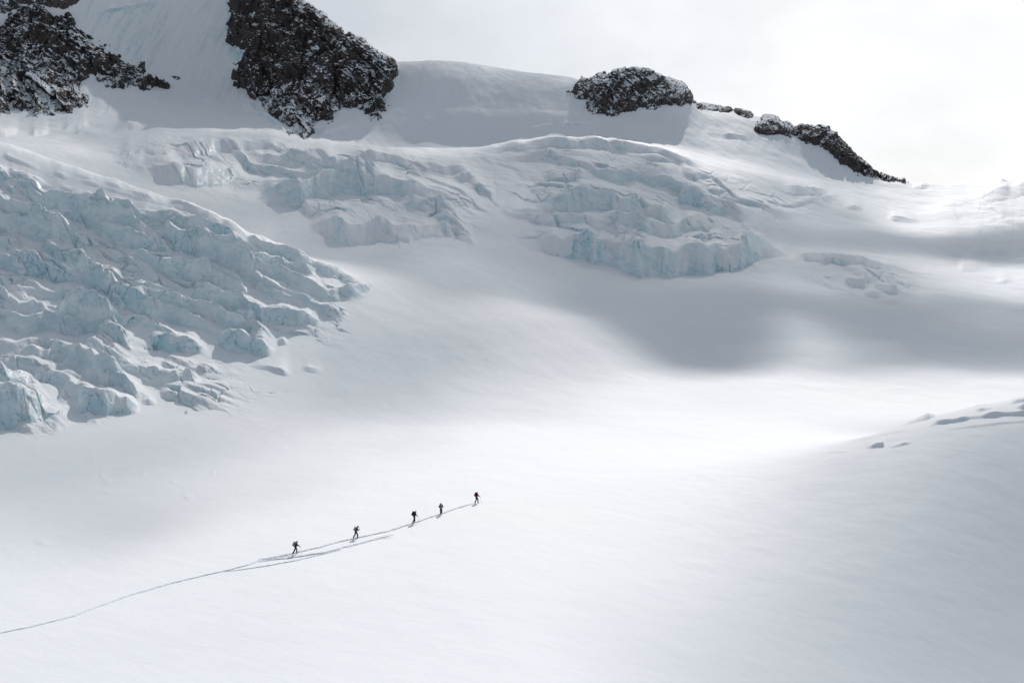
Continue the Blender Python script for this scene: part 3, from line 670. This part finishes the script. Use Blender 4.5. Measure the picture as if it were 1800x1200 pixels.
def track(pts, width, depth, seed):
    P = [ground_z(u, v) for u, v in pts]
    xy = np.array([(p.x, p.y) for p in P]); d = np.concatenate([[0], np.cumsum(np.hypot(*np.diff(xy, axis=0).T))])
    n = int(d[-1]/.22); s = np.linspace(0, d[-1], n)
    cx = np.interp(s, d, xy[:, 0])+fbm(s/3.1, s*0+seed, 3, 900)*.10; cy = np.interp(s, d, xy[:, 1])+fbm(s/2.7, s*0+seed, 3, 901)*.16
    tx = np.gradient(cx); ty = np.gradient(cy); l = np.hypot(tx, ty); nx, ny = -ty/l, tx/l
    prof = [(-1, -.25), (-.72, .55), (-.5, 1.0), (-.3, .25), (0, .1), (.3, .25), (.5, .8), (.72, .5), (1, -.25)]
    end = np.minimum(1, np.minimum(s, d[-1]-s)/3.0)
    step = .65+.35*np.sin(s*2*math.pi/.62+seed)
    vs = []; fs = []
    for i in range(n):
        ww = width*(1+.35*float(fbm(np.array([s[i]/2.]), np.array([seed+.5]), 2, 902)[0]))
        for j, (a, hh) in enumerate(prof):
            x = cx[i]+nx[i]*a*ww/2; y = cy[i]+ny[i]*a*ww/2
            fd = 1 if seed != 1 else (.5+.5*min(1, s[i]/75))
            e = .02+fd*depth*hh*(.35+.65*end[i])*(1 if j in (0, 8) else (.55+.8*random.random())*(step[i] if 2 < j < 6 else 1))
            vs.append((x, y, gz_xy(x, y)+e))
    for i in range(n-1):
        for j in range(8):
            a = i*9+j; fs.append((a, a+9, a+10, a+1))
    me = bpy.data.meshes.new('ski_track'); me.from_pydata(vs, [], fs); me.materials.append(M_TRACK)
    me.polygons.foreach_set('use_smooth', [True]*len(fs))
    o = bpy.data.objects.new('ski_track', me); scn.collection.objects.link(o); tag(o, kind='structure')
track([(-40,1122),(0,1112),(60,1100),(130,1082),(165,1068),(230,1045),(300,1025),(350,1013),(400,1002),(430,994),(460,984),(519,971.5),(560,962),(600,951),(626,945.5),(680,934),(728,918.5),(760,908),(774,903.5),(800,894),(837,883.5)], .50, .13, 1)
track([(396,1004),(430,1000),(470,994),(520,985),(545,979),(600,966)], .35, .08, 5)
track([(455,987),(490,982),(520,979),(545,975),(575,970),(600,963),(640,953),(665,946),(691,939)], .6, .13, 9)
track([(610,962),(650,950),(672,946),(688,943)], .4, .09, 13)
track([(456,981),(475,983),(500,978),(515,975)], .5, .10, 17)

# ------------------------------------------------------------------ drifting mist, thin and low over the snow
def mist(u, v, d, ru, rv, dens, seed):
    bm = bmesh.new(); bmesh.ops.create_icosphere(bm, subdivisions=5, radius=1)
    c = Vector(((u-UC)/F*d, d, (VH-v)*d/F)); rx, rz = ru*d/F, rv*d/F
    P_ = np.array([tuple(q.co) for q in bm.verts])
    nn_ = 1+.30*fbm(P_[:, 0]*1.3+P_[:, 1], P_[:, 2]*1.3+seed*3.1, 2, 700+seed)
    for q, f_ in zip(bm.verts, nn_): q.co = Vector((q.co.x*rx*f_, q.co.y*rx*.45*f_, q.co.z*rz*f_+q.co.x*rz*.25))+c
    me = bpy.data.meshes.new('mist'); bm.to_mesh(me); bm.free()
    m = bpy.data.materials.new('mist'); m.use_nodes = True; t = m.node_tree; t.nodes.clear()
    o_ = N(t, 'ShaderNodeOutputMaterial'); pv = N(t, 'ShaderNodeVolumeScatter'); pv.inputs['Color'].default_value = (.97, .98, 1, 1)
    pv.inputs['Density'].default_value = dens; pv.inputs['Anisotropy'].default_value = .3; L(t, pv.outputs[0], o_.inputs['Volume']); me.materials.append(m)
    o = bpy.data.objects.new('mist', me); scn.collection.objects.link(o); tag(o, kind='stuff')
mist(1430, 618, 440, 170, 26, .006, 1)
mist(1170, 322, 800, 120, 20, .003, 2)
mist(1290, 350, 830, 110, 22, .003, 3)

# ------------------------------------------------------------------ the five people
def flat(name, c, rough=.85):
    m, t, b = mat(name); b.inputs['Roughness'].default_value = rough; b.inputs['Specular IOR Level'].default_value = .25
    n = noise(t, 14, 3, .6, N(t, 'ShaderNodeTexCoord').outputs['Object'])
    mc = mixc(t, n.outputs[0], tuple(x*.8 for x in c), tuple(min(1, x*1.2) for x in c)); L(t, mc.outputs[2], b.inputs['Base Color'])
    return m
BLACK = flat('black cloth', (.018, .018, .020)); CHAR = flat('charcoal cloth', (.035, .034, .034)); GREY = flat('grey nylon', (.21, .22, .20))
LGREY = flat('pale grey nylon', (.30, .30, .29)); MAROON = flat('maroon cloth', (.085, .020, .028)); DMAROON = flat('dark maroon nylon', (.05, .016, .02))
SKIN = flat('skin', (.42, .27, .20), .6); HAIR = flat('dark hair', (.03, .02, .015)); METAL = flat('pole metal', (.12, .12, .13), .4); BROWN = flat('brown cloth', (.045, .036, .028))
def skin_mesh(name, chains, material, parent, root=None, sub=2):
    """chains: lists of (x, y, z, radius); points shared by position join up"""
    bm = bmesh.new(); lay = bm.verts.layers.skin.verify(); seen = {}
    def vert(p):
        k = tuple(round(c, 4) for c in p[:3])
        if k not in seen:
            v = bm.verts.new(p[:3]); v[lay].radius = (p[3]*1.12, p[3]*1.12) if len(p) == 4 else (p[3], p[4]); seen[k] = v
        return seen[k]
    first = None
    for ch in chains:
        vs = [vert(p) for p in ch]
        first = first or vs[0]
        for a, b in zip(vs, vs[1:]):
            if not bm.edges.get((a, b)): bm.edges.new((a, b))
    first[lay].use_root = True
    me = bpy.data.meshes.new(name); bm.to_mesh(me); bm.free(); me.materials.append(material)
    o = bpy.data.objects.new(name, me); scn.collection.objects.link(o)
    if parent: o.parent = parent
    mm = o.modifiers.new('skin', 'SKIN'); mm.use_smooth_shade = True
    ss = o.modifiers.new('sub', 'SUBSURF'); ss.levels = sub; ss.render_levels = sub
    return o
def hull(name, secs, material, parent, n=14, power=2.6):
    """closed rounded body lofted through sections (cx, cy, cz, half x, half y)"""
    vs = []; fs = []
    for (cx, cy, cz, ax, ay) in secs:
        for k in range(n):
            a = 2*math.pi*k/n; c, s = math.cos(a), math.sin(a)
            r = (abs(c)**power+abs(s)**power)**(-1/power)
            vs.append((cx+ax*c*r, cy+ay*s*r, cz))
    m = len(secs)
    for i in range(m-1):
        for k in range(n): fs.append((i*n+k, i*n+(k+1)%n, (i+1)*n+(k+1)%n, (i+1)*n+k))
    fs.append(tuple(range(n-1, -1, -1))); fs.append(tuple((m-1)*n+k for k in range(n)))
    me = bpy.data.meshes.new(name); me.from_pydata(vs, [], fs); me.materials.append(material)
    me.polygons.foreach_set('use_smooth', [True]*len(fs))
    o = bpy.data.objects.new(name, me); scn.collection.objects.link(o); o.parent = parent
    return o
def ik(h, f, l1, l2, fwd):
    h = Vector(h); f = Vector(f); d = f-h; L_ = min(d.length, (l1+l2)*.999); a = (l1*l1-l2*l2+L_*L_)/(2*L_)
    k = math.sqrt(max(l1*l1-a*a, 0)); u = d.normalized(); w_ = (Vector(fwd)-u*Vector(fwd).dot(u)).normalized()
    return h+u*a+w_*k
def hand_chain(wr, dr, side, curl):
    """glove: palm and five fingers closing on a grip"""
    wr = Vector(wr); dr = Vector(dr).normalized(); sidev = Vector((0, 1, 0)); nv = dr.cross(sidev).normalized()
    palm = wr+dr*.06; ch = [[(*wr, .028), (*palm, .036)]]
    for i, (o_, ln) in enumerate(((-.030, .075), (-.010, .085), (.010, .080), (.030, .062))):
        k = wr+dr*.10+sidev*o_
        a = k+dr*ln*.45+nv*curl*.02; b = a+dr*ln*.25+nv*curl*.035; c = b-dr*ln*.05+nv*curl*.03
        ch.append([(*palm, .036), (*k, .011), (*a, .0100), (*b, .0092), (*c, .0082)])
    t0 = wr+dr*.035-sidev*side*.034; t1 = t0+dr*.03-sidev*side*.022+nv*curl*.015; t2 = t1+dr*.028+nv*curl*.02
    ch.append([(*palm, .036), (*t0, .014), (*t1, .0115), (*t2, .0095)])
    return ch
def hiker(u, v, hgt, label, packlabel, yaw, lean, front, rear, side, arms, headfwd, mats, pole=None, pack=(.15, .17, .56), zed=0):
    jm, tm, bm_, lid_m = mats
    g = ground_z(u, v); k = hgt/1.70
    p = bpy.data.objects.new('person', None); scn.collection.objects.link(p); p.location = (g.x, g.y, g.z+zed)
    p.rotation_euler = (0, 0, yaw); p.scale = (k, k, k)
    tag(p, label, 'person', 'people roped across the snow')
    lx, lz = math.sin(lean), math.cos(lean)
    pel = Vector((0, 0, .93)); waist = pel+Vector((lx*.4, 0, lz))*.16; chest = pel+Vector((lx, 0, lz))*.40; nk = chest+Vector((lx, 0, lz))*.16
    hd = nk+Vector((headfwd*.10, 0, .13)); top_ = hd+Vector((headfwd*.02, 0, .09))
    hips = {s: pel+Vector((0, s*.10, -.04)) for s in (1, -1)}
    ank = {side: Vector((front, side*.10, .10)), -side: Vector((-rear, -side*.10, .13))}
    legs = {}; armsj = {}
    for s in (1, -1):
        kn = ik(hips[s], ank[s], .43, .42, (1, 0, .1)); toe = ank[s]+Vector((.16, 0, -.055 if s == side else -.07)); legs[s] = (hips[s], kn, ank[s], toe)
        sh = chest+Vector((-.01, s*.19, .05)); wr = Vector(arms[s]); el = ik(sh, wr, .29, .27, (-.6, s*.5, -.7)); armsj[s] = (sh, el, wr)
    # body: one continuous figure
    ch = [[(*pel, .09), (*waist, .085), (*chest, .12), (*nk, .062), (*(nk+(hd-nk)*.45), .058), (*hd, .098), (*top_, .075)],
          [(*hd, .098), (*(hd+Vector((.095, 0, -.015))), .020)]]                  # nose
    for s in (1, -1):
        h_, kn, an, toe = legs[s]; ch.append([(*pel, .09), (*h_, .075), (*(h_.lerp(kn, .5)), .072), (*kn, .055), (*(kn.lerp(an, .35)), .056), (*an, .038), (*toe, .030)])
        sh, el, wr = armsj[s]; ch.append([(*chest, .12), (*sh, .055), (*(sh.lerp(el, .5)), .05), (*el, .042), (*wr, .030)])
    skin_mesh('body', ch, SKIN, p)
    # clothes a little larger than the body
    jk = [[(*(pel+Vector((0, 0, -.16))), .165), (*pel, .165), (*waist, .16), (*chest, .185), (*nk, .085)]]
    for s in (1, -1):
        sh, el, wr = armsj[s]; jk.append([(*chest, .185), (*sh, .095), (*(sh.lerp(el, .5)), .08), (*el, .07), (*(el.lerp(wr, .92)), .052)])
    skin_mesh('jacket', jk, jm, p)
    tr = [[(*(pel+Vector((0, 0, .10))), .150), (*(pel+Vector((0, 0, -.01))), .138)]]
    for s in (1, -1):
        h_, kn, an, toe = legs[s]; tr.append([(*(pel+Vector((0, 0, -.01))), .138), (*h_, .125), (*(h_.lerp(kn, .5)), .110), (*kn, .090), (*(kn.lerp(an, .5)), .088), (*(kn.lerp(an, .92)), .080)])
    skin_mesh('trousers', tr, tm, p)
    for s in (1, -1):
        an, toe = legs[s][2], legs[s][3]
        skin_mesh('boot', [[(*(an+Vector((0, 0, .11))), .064), (*an, .060), (*(an+Vector((-.03, 0, -.055))), .045), ], [(*an, .060), (*(an.lerp(toe, .55)), .050), (*toe, .040)]], BLACK, p)
        wr, el = armsj[s][2], armsj[s][1]
        skin_mesh('glove', hand_chain(wr, (wr-el), s, 1.0 if pole else .6), BLACK, p, sub=1)
        eye = hull('eye', [(hd.x+.088, s*.034, hd.z+.004+dz_, r_, r_) for dz_, r_ in ((-.010, .004), (0, .011), (.010, .004))], HAIR, p, n=8)
    skin_mesh('hood', [[(*(nk+Vector((-.03, 0, 0))), .085), (*(hd+Vector((-.035, 0, -.03))), .105), (*(hd+Vector((-.022, 0, .045))), .108), (*(top_+Vector((-.012, 0, .02))), .085)]], jm, p)
    # rucksack, riding on the back along the line of the spine
    b = bpy.data.objects.new('backpack', None); scn.collection.objects.link(b)
    loc = pel+Vector((lx, 0, lz))*(.04)+Vector((-lz, 0, lx))*(.15+pack[0])
    b.matrix_world = Matrix.Translation(p.location) @ Matrix.Rotation(yaw, 4, 'Z') @ Matrix.Diagonal((k, k, k, 1)) @ Matrix.Translation(loc) @ Matrix.Rotation(lean, 4, 'Y')
    tag(b, packlabel, 'backpack', 'backpacks on the hikers')
    dx_, dy_, hz = pack
    hull('bag', [(0, 0, 0, dx_*.6, dy_*.7), (0, 0, .03, dx_*.9, dy_*.95), (-.01, 0, hz*.35, dx_*1.05, dy_), (0, 0, hz*.75, dx_, dy_*.95), (.01, 0, hz*.93, dx_*.85, dy_*.85), (.01, 0, hz*.96, dx_*.5, dy_*.6)], bm_, b)
    hull('lid', [(0, 0, hz*.93, dx_*.9, dy_*.85), (0, 0, hz*.97, dx_*1.02, dy_*.95), (.0, 0, hz*1.09, dx_*.95, dy_*.9), (0, 0, hz*1.14, dx_*.6, dy_*.6)], lid_m, b)
    hull('front_pocket', [(-dx_*1.02, 0, hz*.12, .03, dy_*.5), (-dx_*1.08, 0, hz*.2, .045, dy_*.65), (-dx_*1.06, 0, hz*.55, .04, dy_*.6), (-dx_*.98, 0, hz*.62, .02, dy_*.4)], BLACK, b, n=10)
    for s in (1, -1):
        skin_mesh('shoulder_strap', [[(dx_*.9, s*.10, hz*.85, .016, .028), (dx_+.08, s*.12, hz*.93, .014, .028), (dx_+.24, s*.13, hz*.80, .014, .028), (dx_+.32, s*.13, hz*.5, .014, .026), (dx_+.20, s*.16, hz*.22, .012, .02), (dx_*.9, s*.15, hz*.15, .012, .02)]], BLACK, b, sub=1)
    if pole:
        s = pole[0]; wr = armsj[s][2]; el = armsj[s][1]; gp = wr+(wr-el).normalized()*.085
        tip = Vector((gp.x+pole[1], gp.y+s*.05, .02)); q = bpy.data.objects.new('ski_pole', None); scn.collection.objects.link(q)
        M0 = Matrix.Translation(p.location) @ Matrix.Rotation(yaw, 4, 'Z') @ Matrix.Diagonal((k, k, k, 1))
        ax = gp-tip; rot = ax.to_track_quat('Z', 'Y').to_matrix().to_4x4()
        q.matrix_world = M0 @ Matrix.Translation(tip) @ rot; ln = ax.length
        tag(q, pole[2], 'ski pole', 'ski poles')
        hull('shaft', [(0, 0, 0, .004, .004), (0, 0, .06, .008, .008), (0, 0, ln-.05, .010, .010)], METAL, q, n=8, power=2)
        hull('grip', [(0, 0, ln-.08, .015, .015), (0, 0, ln-.03, .018, .018), (0, 0, ln+.05, .016, .016), (0, 0, ln+.075, .022, .022), (0, 0, ln+.09, .012, .012)], BLACK, q, n=8, power=2)
        hull('basket', [(0, 0, .07, .012, .012), (0, 0, .075, .05, .05), (0, 0, .082, .05, .05), (0, 0, .09, .012, .012)], BLACK, q, n=12, power=2)
YAW = R(28)
hiker(519.5, 973, 1.80, 'person in black striding forward with a grey-green backpack, last of the line at the left', 'grey-green backpack on the last hiker at the left', YAW, R(15), .20, .42, 1,
      {1: (.46, .20, .98), -1: (.52, -.20, .97)}, .8, (BLACK, BROWN, GREY, LGREY), (-1, .30, 'thin dark pole in the hand of the last hiker at the left'))
hiker(625.5, 945.5, 1.80, 'person in black with head bowed and pale grey box-shaped backpack, second from the left', 'pale grey upright backpack on the hiker with bowed head', YAW, R(20), .20, .34, -1,
      {1: (.46, .16, 1.24), -1: (.48, -.16, 1.22)}, 1.7, (BLACK, CHAR, LGREY, LGREY), None, (.12, .17, .54))
hiker(728, 918.5, 1.82, 'person all in black under a bulky black backpack, middle of the five', 'bulky black backpack on the middle hiker', R(38), R(20), .12, .34, 1,
      {1: (.30, .24, .86), -1: (.44, -.22, .98)}, 1.0, (BLACK, BLACK, BLACK, BLACK), (-1, .20, 'thin dark pole held by the middle hiker'), (.17, .19, .58))
hiker(775, 903.5, 1.75, 'person walking straight away, legs together, pack striped pale grey, fourth from the left', 'grey and black backpack with pale stripes on the fourth hiker', R(75), R(8), .08, .06, 1,
      {1: (.16, .30, 1.05), -1: (.20, -.32, 1.02)}, .5, (BLACK, CHAR, LGREY, CHAR), None, (.14, .17, .56))
hiker(837.5, 883.5, 1.78, 'person in a maroon jacket and black trousers leading the line at the right', 'dark maroon backpack on the leading hiker at the right', R(32), R(16), .22, .22, -1,
      {1: (.36, .22, .95), -1: (.50, -.20, .98)}, .3, (MAROON, BLACK, DMAROON, DMAROON), (-1, .28, 'thin dark pole in the hand of the leading hiker'), (.14, .18, .58))
